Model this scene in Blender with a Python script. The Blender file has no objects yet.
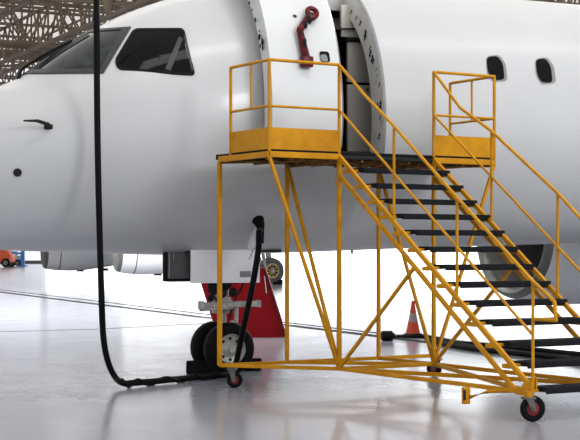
import bpy, bmesh, math, random
from mathutils import Vector, Matrix
from mathutils.bvhtree import BVHTree
random.seed(7)
S = bpy.context.scene
COL = S.collection
# ------------------------------------------------------------------ camera
F = 1503.3; HY = 249.0; HC = 1.6
def at(px, y, Y): return Vector(((px-290)/F*Y, Y, HC-(y-HY)/F*Y))
def gnd(px, y, z=0.0):
    Y = F*(HC-z)/(y-HY); return Vector(((px-290)/F*Y, Y, z))
cd = bpy.data.cameras.new('camera'); cam = bpy.data.objects.new('camera', cd); COL.objects.link(cam)
cam.location = (0, 0, HC); cam.rotation_euler = (math.pi/2, 0, 0)
cd.sensor_width = 36; cd.lens = 36*F/580; cd.shift_y = (HY-220)/580; cd.clip_end = 1000
S.camera = cam
S.view_settings.view_transform = 'Standard'
S.view_settings.look = 'None'
S.view_settings.exposure = -.04; S.view_settings.gamma = .92

# ------------------------------------------------------------------ materials
def mat(name, col, rough=.5, metal=0, noise=0, nscale=5, bump=0, coat=0, emit=None, estr=0, dark=None, spec=.5, stretch=None):
    m = bpy.data.materials.new(name); m.use_nodes = True
    nt = m.node_tree; b = nt.nodes['Principled BSDF']
    b.inputs['Base Color'].default_value = (*col, 1); b.inputs['Roughness'].default_value = rough
    b.inputs['Metallic'].default_value = metal; b.inputs['Coat Weight'].default_value = coat
    b.inputs['Coat Roughness'].default_value = .12
    b.inputs['Specular IOR Level'].default_value = spec
    if emit: b.inputs['Emission Color'].default_value = (*emit, 1); b.inputs['Emission Strength'].default_value = estr
    if noise or bump:
        tc = nt.nodes.new('ShaderNodeTexCoord'); n = nt.nodes.new('ShaderNodeTexNoise')
        n.inputs['Scale'].default_value = nscale; n.inputs['Detail'].default_value = 5
        src = tc.outputs['Object']
        if stretch:
            mp = nt.nodes.new('ShaderNodeMapping'); mp.inputs['Scale'].default_value = stretch
            nt.links.new(src, mp.inputs['Vector']); src = mp.outputs['Vector']
        nt.links.new(src, n.inputs['Vector'])
        if noise:
            r = nt.nodes.new('ShaderNodeValToRGB')
            d = dark or tuple(c*(1-noise) for c in col)
            r.color_ramp.elements[0].position = .3; r.color_ramp.elements[0].color = (*d, 1)
            r.color_ramp.elements[1].position = .65; r.color_ramp.elements[1].color = (*col, 1)
            nt.links.new(n.outputs['Fac'], r.inputs['Fac']); nt.links.new(r.outputs['Color'], b.inputs['Base Color'])
        if bump:
            bp = nt.nodes.new('ShaderNodeBump'); bp.inputs['Strength'].default_value = bump; bp.inputs['Distance'].default_value = .02
            nt.links.new(n.outputs['Fac'], bp.inputs['Height']); nt.links.new(bp.outputs['Normal'], b.inputs['Normal'])
    return m
M = {}
M['paint'] = mat('aircraft_white_paint', (.535,.54,.543), .34, noise=.05, nscale=1.3, coat=.25, dark=(.515,.52,.523))
M['door_white'] = mat('door_white_paint', (.64,.65,.65), .4, noise=.03, nscale=2)
M['jamb'] = mat('jamb_paint', (.82,.81,.78), .5, noise=.12, nscale=9)
M['doorgear'] = mat('gear_door_paint', (.85,.85,.87), .45, noise=.05, nscale=4)
M['glass'] = mat('cockpit_glass_dark', (.008,.009,.009), .06, noise=.3, nscale=3, spec=.10)
M['glass2'] = mat('windshield_glass', (.03,.04,.035), .08, noise=.9, nscale=3.5, dark=(.004,.006,.005), stretch=(1,1,2), spec=.35)
M['winframe'] = mat('window_frame_grey', (.06,.06,.065), .4, metal=.3, noise=.1, spec=.3)
M['winlip'] = mat('cabin_window_lip', (.24,.24,.24), .4, noise=.1)
M['winblack'] = mat('window_seal_black', (.006,.006,.007), .4, noise=.2, spec=.12)
M['yellow'] = mat('yellow_paint', (.58,.275,.002), .42, noise=.25, nscale=6, dark=(.46,.205,.002), bump=.05, spec=.22)
M['yellowd'] = mat('dark_yellow_paint', (.30,.14,.01), .6, noise=.6, nscale=9, dark=(.04,.02,.008))  # darker, mottled yellow for the platform underframe
M['tread'] = mat('tread_black_grip', (.019,.020,.022), .85, noise=.4, nscale=40, bump=.3, spec=.12)
M['rubber'] = mat('rubber_black', (.006,.006,.0065), .6, noise=.3, nscale=20, spec=.12)
M['hose'] = mat('hose_black', (.004,.004,.0045), .5, noise=.3, nscale=12, spec=.12)
M['redwheel'] = mat('dark_red_wheel', (.22,.012,.014), .45, noise=.3, nscale=20)
M['steel'] = mat('bare_steel', (.16,.155,.145), .4, metal=.7, noise=.3, nscale=20)
M['dark'] = mat('dark_metal', (.03,.03,.03), .5, noise=.3, nscale=15, spec=.12)
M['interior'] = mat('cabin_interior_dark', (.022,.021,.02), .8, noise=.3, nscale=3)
M['galley'] = mat('galley_panel', (.58,.55,.49), .5, noise=.06, nscale=3)
M['red'] = mat('red_paint', (.27,.002,.008), .45, noise=.2, nscale=2.5, spec=.2)
M['armred'] = mat('dark_red_arm', (.15,.004,.009), .35, noise=.8, nscale=14, dark=(.02,.003,.004), spec=.25)
M['gear'] = mat('gear_strut_paint', (.50,.49,.46), .4, noise=.4, nscale=12, dark=(.2,.19,.18))
M['hub'] = mat('hub_alloy', (.50,.49,.45), .4, metal=.3, noise=.3, nscale=10)
M['gold'] = mat('gold_hub', (.55,.42,.2), .4, metal=.4, noise=.2)
M['bay'] = mat('gear_bay_grey', (.085,.085,.085), .55, noise=.3, nscale=5)
M['engine'] = mat('nacelle_paint', (.88,.88,.87), .4, noise=.05, nscale=1)
M['engine_in'] = mat('inlet_lining', (.24,.235,.22), .5, noise=.15, nscale=2)
M['engine_lip'] = mat('inlet_lip', (.20,.20,.19), .35, metal=.3, noise=.1)
M['cone'] = mat('cone_orange', (.52,.055,.018), .55, noise=.15, nscale=6)
M['coneband'] = mat('cone_band_grey', (.27,.23,.21), .5, noise=.15, nscale=6)
M['truss'] = mat('truss_steel', (.27,.215,.165), .7, noise=.35, nscale=.3)
M['orange'] = mat('orange_tug_paint', (.8,.14,.05), .5, noise=.1)
M['blue'] = mat('blue_tug_paint', (.08,.27,.62), .5, noise=.1)
M['palegreen'] = mat('pale_tug_panel', (.55,.6,.5), .5, noise=.1)
M['tag'] = mat('white_cloth_tag', (.62,.62,.60), .8, noise=.15, nscale=12)
M['wall'] = mat('hangar_wall_glow', (.62,.63,.66), .7, noise=.12, nscale=.4, emit=(.8,.82,.88), estr=.85)  # emission added so the wall and its floor reflection look lit
M['walltrim'] = mat('wall_base_dark', (.12,.11,.11), .7, noise=.1)
M['ceil'] = mat('roof_skin_glow', (.7,.68,.64), .8, noise=.25, nscale=.12, emit=(1,.965,.92), estr=.62)  # roof given a glow of its own, stands in for soft top light
M['day'] = mat('daylight_translucent', (.9,.9,.9), .8, noise=.05, nscale=.05, emit=(.94,.97,1), estr=3.0)
M['track'] = mat('floor_track_steel', (.06,.06,.06), .95, spec=.03, noise=.3, nscale=3)
M['joint'] = mat('floor_joint_filler', (.06,.06,.06), .95, spec=.03, noise=.3, nscale=3)

def floor_mat():
    m = bpy.data.materials.new('polished_hangar_floor'); m.use_nodes = True; nt = m.node_tree; b = nt.nodes['Principled BSDF']
    tc = nt.nodes.new('ShaderNodeTexCoord'); mp = nt.nodes.new('ShaderNodeMapping')
    mp.inputs['Scale'].default_value = (.5, .5, 1); mp.inputs['Rotation'].default_value = (0,0,.2)
    nt.links.new(tc.outputs['Object'], mp.inputs['Vector'])
    n = nt.nodes.new('ShaderNodeTexNoise'); n.inputs['Scale'].default_value = 1.2; n.inputs['Detail'].default_value = 8; n.inputs['Roughness'].default_value = .65
    nt.links.new(mp.outputs['Vector'], n.inputs['Vector'])
    r = nt.nodes.new('ShaderNodeValToRGB')
    r.color_ramp.elements[0].position = .3; r.color_ramp.elements[0].color = (.30,.31,.35,1)
    r.color_ramp.elements[1].position = .7; r.color_ramp.elements[1].color = (.35,.365,.41,1)
    nt.links.new(n.outputs['Fac'], r.inputs['Fac']); nt.links.new(r.outputs['Color'], b.inputs['Base Color'])
    mr = nt.nodes.new('ShaderNodeMapRange'); mr.inputs['To Min'].default_value = .13; mr.inputs['To Max'].default_value = .23
    n2 = nt.nodes.new('ShaderNodeTexNoise'); n2.inputs['Scale'].default_value = 2.5; n2.inputs['Detail'].default_value = 6
    nt.links.new(mp.outputs['Vector'], n2.inputs['Vector'])
    nt.links.new(n2.outputs['Fac'], mr.inputs['Value']); nt.links.new(mr.outputs['Result'], b.inputs['Roughness'])
    bp = nt.nodes.new('ShaderNodeBump'); bp.inputs['Strength'].default_value = .03; bp.inputs['Distance'].default_value = .01
    nt.links.new(n2.outputs['Fac'], bp.inputs['Height']); nt.links.new(bp.outputs['Normal'], b.inputs['Normal'])
    b.inputs['Specular IOR Level'].default_value = .75
    return m
M['floor'] = floor_mat()

# ------------------------------------------------------------------ object helpers
def obj(name, bm, m, parent=None, smooth=True, label=None):
    me = bpy.data.meshes.new(name)
    bmesh.ops.recalc_face_normals(bm, faces=bm.faces)
    bm.to_mesh(me); bm.free()
    for mm in (m if isinstance(m, (list, tuple)) else [m]): me.materials.append(mm)
    o = bpy.data.objects.new(name, me); COL.objects.link(o)
    if smooth:
        me.polygons.foreach_set('use_smooth', [True]*len(me.polygons))
        me.set_sharp_from_angle(angle=math.radians(38))
    if parent is not None: o.parent = parent; o.matrix_parent_inverse = Matrix()
    if label: o['label'] = label
    return o
def local(parent, p): return p
def thing(name, label, cat, loc=(0,0,0), rz=0, group=None):
    o = bpy.data.objects.new(name, None); COL.objects.link(o); o.location = loc; o.rotation_euler = (0,0,rz)
    o.empty_display_size = .2
    o['label'] = label; o['category'] = cat
    if group: o['group'] = group
    return o
def tag(o, label, cat, group=None, kind=None):
    o['label'] = label; o['category'] = cat
    if group: o['group'] = group
    if kind: o['kind'] = kind
    return o
def B(): return bmesh.new()
def frame(d):
    d = d.normalized(); up = Vector((0,0,1))
    if abs(d.dot(up)) > .95: up = Vector((0,1,0))
    x = d.cross(up).normalized(); y = x.cross(d).normalized()
    return x, y
def tube(bm, p, q, r, r2=None, n=10, cap=True):
    p = Vector(p); q = Vector(q); r2 = r if r2 is None else r2
    x, y = frame(q-p)
    A = [bm.verts.new(p+(x*math.cos(k*2*math.pi/n)+y*math.sin(k*2*math.pi/n))*r) for k in range(n)]
    C = [bm.verts.new(q+(x*math.cos(k*2*math.pi/n)+y*math.sin(k*2*math.pi/n))*r2) for k in range(n)]
    for k in range(n): bm.faces.new((A[k], A[(k+1)%n], C[(k+1)%n], C[k]))
    if cap: bm.faces.new(A[::-1]); bm.faces.new(C)
def bar(bm, p, q, w, h, bev=.12):
    """rectangular hollow section, slightly chamfered"""
    p = Vector(p); q = Vector(q); x, y = frame(q-p)
    c = min(w, h)*bev
    pts = [(w/2-c,-h/2),(w/2,-h/2+c),(w/2,h/2-c),(w/2-c,h/2),(-w/2+c,h/2),(-w/2,h/2-c),(-w/2,-h/2+c),(-w/2+c,-h/2)]
    A = [bm.verts.new(p+x*a+y*b) for a,b in pts]; C = [bm.verts.new(q+x*a+y*b) for a,b in pts]
    n = len(pts)
    for k in range(n): bm.faces.new((A[k], A[(k+1)%n], C[(k+1)%n], C[k]))
    bm.faces.new(A[::-1]); bm.faces.new(C)
def path(bm, pts, r, n=10, rad=None):
    """smooth tube along points"""
    pts = [Vector(p) for p in pts]; rings = []
    prev = None
    for i, p in enumerate(pts):
        d = (pts[min(i+1,len(pts)-1)]-pts[max(i-1,0)]).normalized()
        if prev is None: x, y = frame(d)
        else:
            x = (prev - d*prev.dot(d)).normalized(); y = d.cross(x).normalized()
        prev = x
        rr = r if rad is None else rad(i)
        rings.append([bm.verts.new(p+(x*math.cos(k*2*math.pi/n)+y*math.sin(k*2*math.pi/n))*rr) for k in range(n)])
    for a, b in zip(rings, rings[1:]):
        for k in range(n): bm.faces.new((a[k], a[(k+1)%n], b[(k+1)%n], b[k]))
    bm.faces.new(rings[0][::-1]); bm.faces.new(rings[-1])
def spline(P, n=8):
    P = [Vector(p) for p in P]; out = []
    Q = [P[0]*2-P[1]]+P+[P[-1]*2-P[-2]]
    for i in range(1, len(Q)-2):
        for k in range(n):
            t = k/n; a,b,c,d = Q[i-1],Q[i],Q[i+1],Q[i+2]
            out.append(.5*((2*b)+(c-a)*t+(2*a-5*b+4*c-d)*t*t+(3*b-a-3*c+d)*t**3))
    out.append(P[-1]); return out
def box(bm, c, s, rot=None, bev=0):
    r = bmesh.ops.create_cube(bm, size=1)
    vs = r['verts']
    for v in vs: v.co = Vector((v.co.x*s[0], v.co.y*s[1], v.co.z*s[2]))
    if bev:
        es = list({e for v in vs for e in v.link_edges})
        rr = bmesh.ops.bevel(bm, geom=es, offset=bev, segments=2, affect='EDGES', profile=.6)
        vs = list({v for f in rr['faces'] for v in f.verts} | {v for v in vs if v.is_valid})
    for v in vs:
        if rot is not None: v.co = rot @ v.co
        v.co += Vector(c)
def lathe(bm, prof, c, axis, n=32, close=False):
    """prof = [(dist along axis, radius)]"""
    c = Vector(c); axis = Vector(axis).normalized(); x, y = frame(axis)
    rings = []
    for d, r in prof:
        rings.append([bm.verts.new(c+axis*d+(x*math.cos(k*2*math.pi/n)+y*math.sin(k*2*math.pi/n))*max(r,1e-4)) for k in range(n)])
    for a, b in zip(rings, rings[1:]):
        for k in range(n): bm.faces.new((a[k], a[(k+1)%n], b[(k+1)%n], b[k]))
    if close:
        a, b = rings[-1], rings[0]
        for k in range(n): bm.faces.new((a[k], a[(k+1)%n], b[(k+1)%n], b[k]))
def prism(bm, pts, d):
    """polygon (list of vectors) extruded by vector d"""
    d = Vector(d); A = [bm.verts.new(Vector(p)) for p in pts]; C = [bm.verts.new(Vector(p)+d) for p in pts]
    n = len(pts)
    for k in range(n): bm.faces.new((A[k], A[(k+1)%n], C[(k+1)%n], C[k]))
    bm.faces.new(A[::-1]); bm.faces.new(C)
def grid(bm, rows, closed=False):
    V = [[bm.verts.new(p) for p in r] for r in rows]
    n = len(rows[0])
    for a, b in zip(V, V[1:]):
        for k in range(n if closed else n-1): bm.faces.new((a[k], a[(k+1)%n], b[(k+1)%n], b[k]))
    return V

# ------------------------------------------------------------------ aircraft frame (axis heading away to the right)
TH = math.radians(25.7)
AX = Vector((math.cos(TH), math.sin(TH), 0)); PT = Vector((math.sin(TH), -math.cos(TH), 0))
P0 = Vector((2.96, 21.1, 0)); T0 = 8.1
def ac(tau, lat, z): return P0 + AX*(tau-T0) + PT*lat + Vector((0,0,z))
def tau_at(px, lat):
    k = (px-290)/F
    # (P.x) = k*(P.y)
    a = P0 + PT*lat
    return T0 + (k*a.y - a.x)/(AX.x - k*AX.y)
def zat(y, p): return HC-(y-HY)/F*p.y

# loft tables  tau -> top z, bottom z, half width, z of the widest point
def interp(tab, t):
    if t <= tab[0][0]: return tab[0][1]
    for i in range(len(tab)-1):
        if t <= tab[i+1][0]:
            x0,y0 = tab[i]; x1,y1 = tab[i+1]
            # monotone-ish cubic
            def sl(j):
                if j <= 0: return (tab[1][1]-tab[0][1])/(tab[1][0]-tab[0][0])
                if j >= len(tab)-1: return (tab[-1][1]-tab[-2][1])/(tab[-1][0]-tab[-2][0])
                a = (tab[j][1]-tab[j-1][1])/(tab[j][0]-tab[j-1][0]); b = (tab[j+1][1]-tab[j][1])/(tab[j+1][0]-tab[j][0])
                return 0 if a*b <= 0 else 2*a*b/(a+b)
            h = x1-x0; u = (t-x0)/h; m0 = sl(i)*h; m1 = sl(i+1)*h
            return (2*u**3-3*u*u+1)*y0+(u**3-2*u*u+u)*m0+(-2*u**3+3*u*u)*y1+(u**3-u*u)*m1
    return tab[-1][1]
def sil(pts):
    out = []
    for px, y in pts:
        t = tau_at(px, 0); p = ac(t, 0, 0); out.append((t, zat(y, p)))
    return out
TOP = [(0,2.62),(.06,2.86),(.2,3.06),(.5,3.32)] + sil([(4,84),(20,77.5),(32,70),(50,56.5),(78,38.5),(100,26),(120,16),(142,7.5),(165,0),(200,-8),(250,-13),(310,-15)])
TOP += [(7.5, 5.10), (60, 5.10)]
BOT = [(0,2.52),(.06,2.22),(.2,2.0),(.5,1.74)] + sil([(0,250),(50,251.8),(100,253.2),(160,254.8),(200,254.8),(300,252.4),(350,250.5),(450,247),(500,245.5)]) + [(10.5,1.70),(60,1.70)]
HW = [(0,0),(.06,.25),(.2,.45),(.5,.70),(1,.95),(1.6,1.15),(2.4,1.33),(3.4,1.46),(4.4,1.5),(60,1.5)]
ZC = [(0,2.57),(1,2.72),(2.4,2.98),(4.4,3.22),(60,3.25)]
def surf(tau, phi, off=0.0):
    """phi: 0 = top, 90deg = port side (camera side), 180 = keel"""
    t, b, w, c = interp(TOP,tau), interp(BOT,tau), interp(HW,tau), interp(ZC,tau)
    s, k = math.sin(phi), math.cos(phi)
    h = (t-c) if k > 0 else (c-b)
    n = Vector((s*h, k*w)) ; n = n.normalized() if n.length > 1e-6 else Vector((0,1))
    e = .94 if k <= 0 else 1.0
    sx = math.copysign(abs(s)**e, s)
    return ac(tau, sx*w + n.x*off, c + h*k + n.y*off)

TD1, TD2 = 4.454, 5.374        # door opening stations
def phi_for_z(z, tau=5.0):
    t, b, c = interp(TOP,tau), interp(BOT,tau), interp(ZC,tau)
    return math.acos((z-c)/(t-c)) if z > c else math.acos((z-c)/(c-b))
PD1, PD2 = phi_for_z(4.97), phi_for_z(2.74)

plane = thing('airplane', 'white twin-engined passenger jet parked nose left with its forward cabin door open', 'airplane', (0,0,0))
fb = B()
taus = [.004,.02,.06,.12,.2,.3,.4] + [.5+.1*i for i in range(40)] + [TD1+.046*i for i in range(21)] + [5.5+.25*i for i in range(26)] + [12.5+1.0*i for i in range(14)]
taus = sorted(set(round(t,4) for t in taus if not (TD1 < t < TD2 and abs((t-TD1)/.046-round((t-TD1)/.046)) > .05)))
NP = 96
def arc(a,b,n): return [a+(b-a)*i/n for i in range(n)]
phis = arc(0,PD1,12)+arc(PD1,PD2,34)+arc(PD2,math.pi,30)+arc(math.pi,2*math.pi,60)
V = [[fb.verts.new(surf(t,p)) for p in phis] for t in taus]
n = len(phis)
R_ = .16  # rounding of door corner
for i in range(len(taus)-1):
    for k in range(n):
        tm = (taus[i]+taus[i+1])/2; pm = (phis[k]+(phis[(k+1)%n] if k+1 < n else 2*math.pi))/2
        if TD1 < tm < TD2 and PD1 < pm < PD2: continue
        fb.faces.new((V[i][k], V[i][(k+1)%n], V[i+1][(k+1)%n], V[i+1][k]))
fb.faces.new(V[0])
fb.faces.new(V[-1])
bmesh.ops.recalc_face_normals(fb, faces=fb.faces); fb.normal_update(); bvh = BVHTree.FromBMesh(fb)
obj('fuselage', fb, M['paint'], plane)
CAM = Vector((0,0,HC))
def hit(px, y):
    d = (at(px,y,10)-CAM).normalized()
    loc, nor, idx, dist = bvh.ray_cast(CAM, d)
    if loc is None:
        # walk towards body centre until it hits
        for k in range(1,60):
            d = (at(px+k*.5, y+k*.5, 10)-CAM).normalized(); loc, nor, idx, dist = bvh.ray_cast(CAM, d)
            if loc is not None: break
    if nor.dot(CAM-loc) < 0: nor = -nor
    return loc, nor
def mirror(p):
    d = p-P0; lat = d.dot(PT); return p-PT*(2*lat)
def roundpoly(pts, r, n=4):
    out = []; m = len(pts)
    for i in range(m):
        a, b, c = Vector(pts[i-1]), Vector(pts[i]), Vector(pts[(i+1)%m])
        u = (a-b); v = (c-b); ru = min(r, u.length*.45); rv = min(r, v.length*.45)
        s, e = b+u.normalized()*ru, b+v.normalized()*rv
        for k in range(n+1):
            t = k/n; out.append(s*(1-t)**2+b*2*t*(1-t)+e*t*t)
    return out
def dens(pts, step=4):
    out = []
    for i in range(len(pts)):
        a, b = Vector(pts[i]), Vector(pts[(i+1)%len(pts)])
        k = max(1, int((b-a).length/step))
        for j in range(k): out.append(a+(b-a)*j/k)
    return out
def scaled(pts, d):
    c = sum((Vector(p) for p in pts), Vector((0,0)))/len(pts)
    out = []
    for p in pts:
        v = Vector(p)-c; out.append(c+v*(1+d/v.length))
    return out
def patch(name, pts, off, m, parent, mir=False, rings=6):
    rings = max(rings, 5)
    """skin patch lying on the fuselage inside an outline"""
    pts = dens(pts); c = sum(pts, Vector((0,0)))/len(pts); bm = B(); rows = []
    for k in range(rings+1):
        u = 1-k/rings*.97; row = []
        for p in pts:
            q = c+(p-c)*u; l, nn = hit(q.x, q.y); w = l+nn*(off+.003)
            row.append(mirror(w) if mir else w)
        rows.append(row)
    V = grid(bm, rows, True); bm.faces.new(V[-1])
    return obj(name, bm, m, parent)
def ringframe(name, inner, outer, off, m, parent, mir=False):
    bm = B(); rows = []
    N = len(inner)
    for u, o in ((0,.0),(0,off),(.5,off*1.15),(1,off),(1,-.02)):
        row = []
        for a, b in zip(inner, outer):
            q = a*(1-u)+b*u; l, nn = hit(q.x, q.y); w = l+nn*(o+.002)
            row.append(mirror(w) if mir else w)
        rows.append(row)
    grid(bm, rows, True)
    return obj(name, bm, m, parent)

# --- cockpit windows
ws_in = [(33,70.2),(80,38.2),(90,33.2),(122,30.2),(100.5,69.4)]
ws = roundpoly(ws_in, 3)
for mir in (False, True):
    g = patch('windshield', ws, .006, M['glass2'], plane, mir)
    wo = dens(ws)
    outer = roundpoly([(25,74.2),(77,35.5),(89,30.5),(131,27.6),(103.5,73.6)], 3)
    # same vertex count: resample both outlines
    def resamp(pts, N):
        L = [0]; m = len(pts)
        for i in range(m): L.append(L[-1]+(Vector(pts[(i+1)%m])-Vector(pts[i])).length)
        out = []
        for k in range(N):
            s = L[-1]*k/N; i = max(j for j in range(m) if L[j] <= s); t = (s-L[i])/max(1e-6, L[i+1]-L[i])
            out.append(Vector(pts[i])*(1-t)+Vector(pts[(i+1)%m])*t)
        return out
    inn = []; ou = []
    # piecewise pairing of the corners keeps the frame even
    ic = [(33,70.2),(80,38.2),(90,33.2),(122,30.2),(100.5,69.4)]; oc = [(25,74.2),(77,35.5),(89,30.5),(131,27.6),(103.5,73.6)]
    for i in range(5):
        for k in range(8):
            t = k/8; inn.append(Vector(ic[i])*(1-t)+Vector(ic[(i+1)%5])*t); ou.append(Vector(oc[i])*(1-t)+Vector(oc[(i+1)%5])*t)
    ringframe('windshield_frame', inn, ou, .016, M['winframe'], g, mir)
    sw_o = roundpoly([(134,29),(184,28.6),(195.5,76),(178,75),(118,70),(114.5,61)], 5)
    sw_i = roundpoly([(135.5,31.2),(181.5,31),(191.5,73.2),(178,72.5),(120,68),(117.5,61)], 5)
    g = patch('cockpit_side_window', sw_i, .006, M['glass'], plane, mir)
    ringframe('side_window_frame', dens(sw_i,50), dens(sw_o,50), .012, M['winblack'], g, mir)
    ip = patch('window_divider', [Vector(q) for q in [(179,37),(183,39),(170.5,71),(165,69.5)]], .010, M['winframe'], g, mir, rings=3)
    lp = patch('window_lip', [Vector(q) for q in [(183.5,36),(185.5,36),(193.5,70),(191.5,72)]], .016, M['winframe'], g, mir, rings=2)
# black centre post between the two windshields (over the crest of the nose)
bm = B(); rows = []
for i in range(13):
    t = tau_at(31+4.2*i, 0); rows.append([surf(t, a, .02) for a in [math.radians(x) for x in (-15,-8,0,8,15)]])
grid(bm, rows); obj('windshield_centre_post', bm, M['winblack'], plane)
# wipers
for sgn in (1, -1):
    bm = B(); lat = .10*sgn
    P = []
    for px, y in [(18,79.5),(19.5,75),(23,68.5),(35,60.5),(52,50.5),(72,40.5)]:
        t = tau_at(px, lat); p = ac(t, lat, 0); P.append(ac(t, lat, max(zat(y, p), interp(TOP,t)+.015)))
    path(bm, spline(P,4), .016, 6)
    tube(bm, P[0]-Vector((0,0,.08)), P[1], .03, .022)
    bar(bm, P[3]-Vector((0,0,.012)), P[5]-Vector((0,0,.012)), .02, .045)
    obj('windshield_wiper', bm, M['winblack'], plane)
# --- cabin windows
for base in (0, 1):
    if base == 0:
        dk = [(486,57.5),(497,56.2),(502.5,64),(504.2,80),(492,80.2),(487.5,72)]; lp = [(486,56.5),(499,54.8),(505.5,64),(507.3,81),(492,82),(486.5,72)]
    else:
        dk = [(535.2,60),(545,58.6),(550.5,67),(552.2,82.8),(541,82.6),(536.5,74)]; lp = [(535,59),(547,57.2),(553.8,66.5),(556,83),(541,84.6),(535.6,74)]
    dko, lpo = roundpoly(dk, 4), roundpoly(lp, 4)
    g = patch('cabin_window', lpo, .004, M['winlip'], plane, rings=3)
    patch('window_pane', dko, .009, M['glass'], g, rings=3)
# further cabin windows aft, for the same row
bmw = None
for k in range(2, 9):
    t = tau_at(545, 1.5)+.80*(k-1)+.10
    bm = B(); row = []
    pc = phi_for_z(4.02, 8)
    for rr in (1.0, .5, .05):
        row.append([surf(t+.13*rr*math.copysign(abs(math.cos(a))**.6, math.cos(a)), pc+.125*rr*math.copysign(abs(math.sin(a))**.6, math.sin(a)), .018) for a in [2*math.pi*i/20 for i in range(20)]])
    grid(bm, row, True); obj('cabin_window', bm, M['glass'], plane)

# --- door opening: jamb, sill, interior, galley
JD = .30
jb = B()
def strip(tau, pa, pb, d0, d1, nseg=30): return [[surf(tau, pa+(pb-pa)*i/nseg, -d0), surf(tau, pa+(pb-pa)*i/nseg, -d1)] for i in range(nseg+1)]
obj_j = B()
bm = B(); grid(bm, strip(TD2, PD1, PD2, -.004, JD)); j_aft = obj('door_jamb', bm, M['jamb'], plane)
bm = B(); grid(bm, strip(TD1, PD1, PD2, 0, JD)); obj('door_jamb', bm, M['jamb'], plane)
bm = B(); grid(bm, [[surf(TD1+(TD2-TD1)*i/8, PD2, 0), surf(TD1+(TD2-TD1)*i/8, PD2, -JD)] for i in range(9)]); obj('door_sill', bm, M['dark'], plane)
bm = B(); grid(bm, [[surf(TD1+(TD2-TD1)*i/8, PD1, 0), surf(TD1+(TD2-TD1)*i/8, PD1, -JD)] for i in range(9)]); obj('door_head', bm, M['jamb'], plane)
# thin raised surround of the opening (aft edge)
bm = B()
grid(bm, [[surf(TD2-.004, a, .012), surf(TD2+.035, a, .012), surf(TD2+.04, a, 0)] for a in arc(PD1,PD2+.001,30)+[PD2]])
obj('door_surround', bm, M['winlip'], plane)
# latches on the aft jamb
def blob(bm, c, r, sq=(1,1,1)):
    res = bmesh.ops.create_icosphere(bm, subdivisions=1, radius=1)
    for v in res['verts']: v.co = Vector(c)+Vector((v.co.x*r*sq[0], v.co.y*r*sq[1], v.co.z*r*sq[2]))
latch = [(347,6,.025),(352,11,.03),(357,17,.025),(361,22,.035),(366,32,.055),(366,36,.045),(371,52,.05),(373,57,.05),(371,47,.03),(374,60,.04),(377,69,.02),(378,75,.02),(380,84,.03),(381,103,.05),(378,104,.035),(381,107,.05),(381,117,.03),(382,122,.02),(380,135,.04),(377,82,.015)]
for px, y, r in latch:
    # intersect the view ray with the jamb plane tau = TD2
    d = at(px,y,10)-CAM; nrm = AX; t = (ac(TD2,0,0)-CAM).dot(nrm)/d.dot(nrm); p = CAM+d*t
    bm = B(); blob(bm, p-AX*.008, r*.55, (.5,.9,1.2)); blob(bm, p-AX*.02+Vector((0,.01,-r*.9)), r*.3, (.8,.8,1.5))
    obj('latch_fitting', bm, M['dark'], j_aft)
# interior: floor, dark lining and the galley cabinets
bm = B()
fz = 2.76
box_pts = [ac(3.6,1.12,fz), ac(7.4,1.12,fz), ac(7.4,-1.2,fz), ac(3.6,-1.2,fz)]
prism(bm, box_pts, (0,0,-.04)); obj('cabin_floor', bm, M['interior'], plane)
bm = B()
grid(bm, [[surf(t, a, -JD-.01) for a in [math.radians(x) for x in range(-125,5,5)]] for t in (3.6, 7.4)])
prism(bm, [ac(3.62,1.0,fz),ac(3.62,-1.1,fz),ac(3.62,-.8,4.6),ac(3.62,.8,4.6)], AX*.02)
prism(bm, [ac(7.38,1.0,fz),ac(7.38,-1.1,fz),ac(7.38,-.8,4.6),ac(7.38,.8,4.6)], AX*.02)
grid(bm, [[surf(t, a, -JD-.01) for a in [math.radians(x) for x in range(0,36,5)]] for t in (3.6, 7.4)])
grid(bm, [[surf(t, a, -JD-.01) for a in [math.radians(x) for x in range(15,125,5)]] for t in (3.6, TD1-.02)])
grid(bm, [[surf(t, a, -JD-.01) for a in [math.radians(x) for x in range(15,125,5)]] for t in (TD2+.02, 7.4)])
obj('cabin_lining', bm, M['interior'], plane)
gal = B()
def galbox(bm, t0, t1, l0, l1, z0, z1, bev=.012):
    c = ac((t0+t1)/2, (l0+l1)/2, (z0+z1)/2)
    box(bm, c, (t1-t0, abs(l1-l0), z1-z0), Matrix.Rotation(TH,3,'Z'), bev)
GL = .62
tl = tau_at(348, GL); tu = tau_at(341.5, GL)
zsp = zat(39, ac(tu,GL,0)); zs2 = zat(83, ac(tl,GL,0))
gc = obj('galley_cabinet', (lambda b: (galbox(b, tl, tl+1.2, GL-.05, GL, fz, zs2-.015), galbox(b, tl, tl+1.2, GL-.05, GL, zs2+.015, zsp-.03), galbox(b, tu, tu+1.2, GL-.05, GL, zsp+.03, 4.74), b)[-1])(B()), M['galley'], plane)
bm = B(); galbox(bm, tl-.03, tl+1.2, .1, GL+.03, zsp-.025, zsp+.025); obj('galley_counter', bm, M['dark'], gc)
bm = B(); blob(bm, ac(tau_at(367,GL),GL+.01,zat(84,ac(tl,GL,0))-.06), .02); obj('galley_latch', bm, M['redwheel'], gc)

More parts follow.
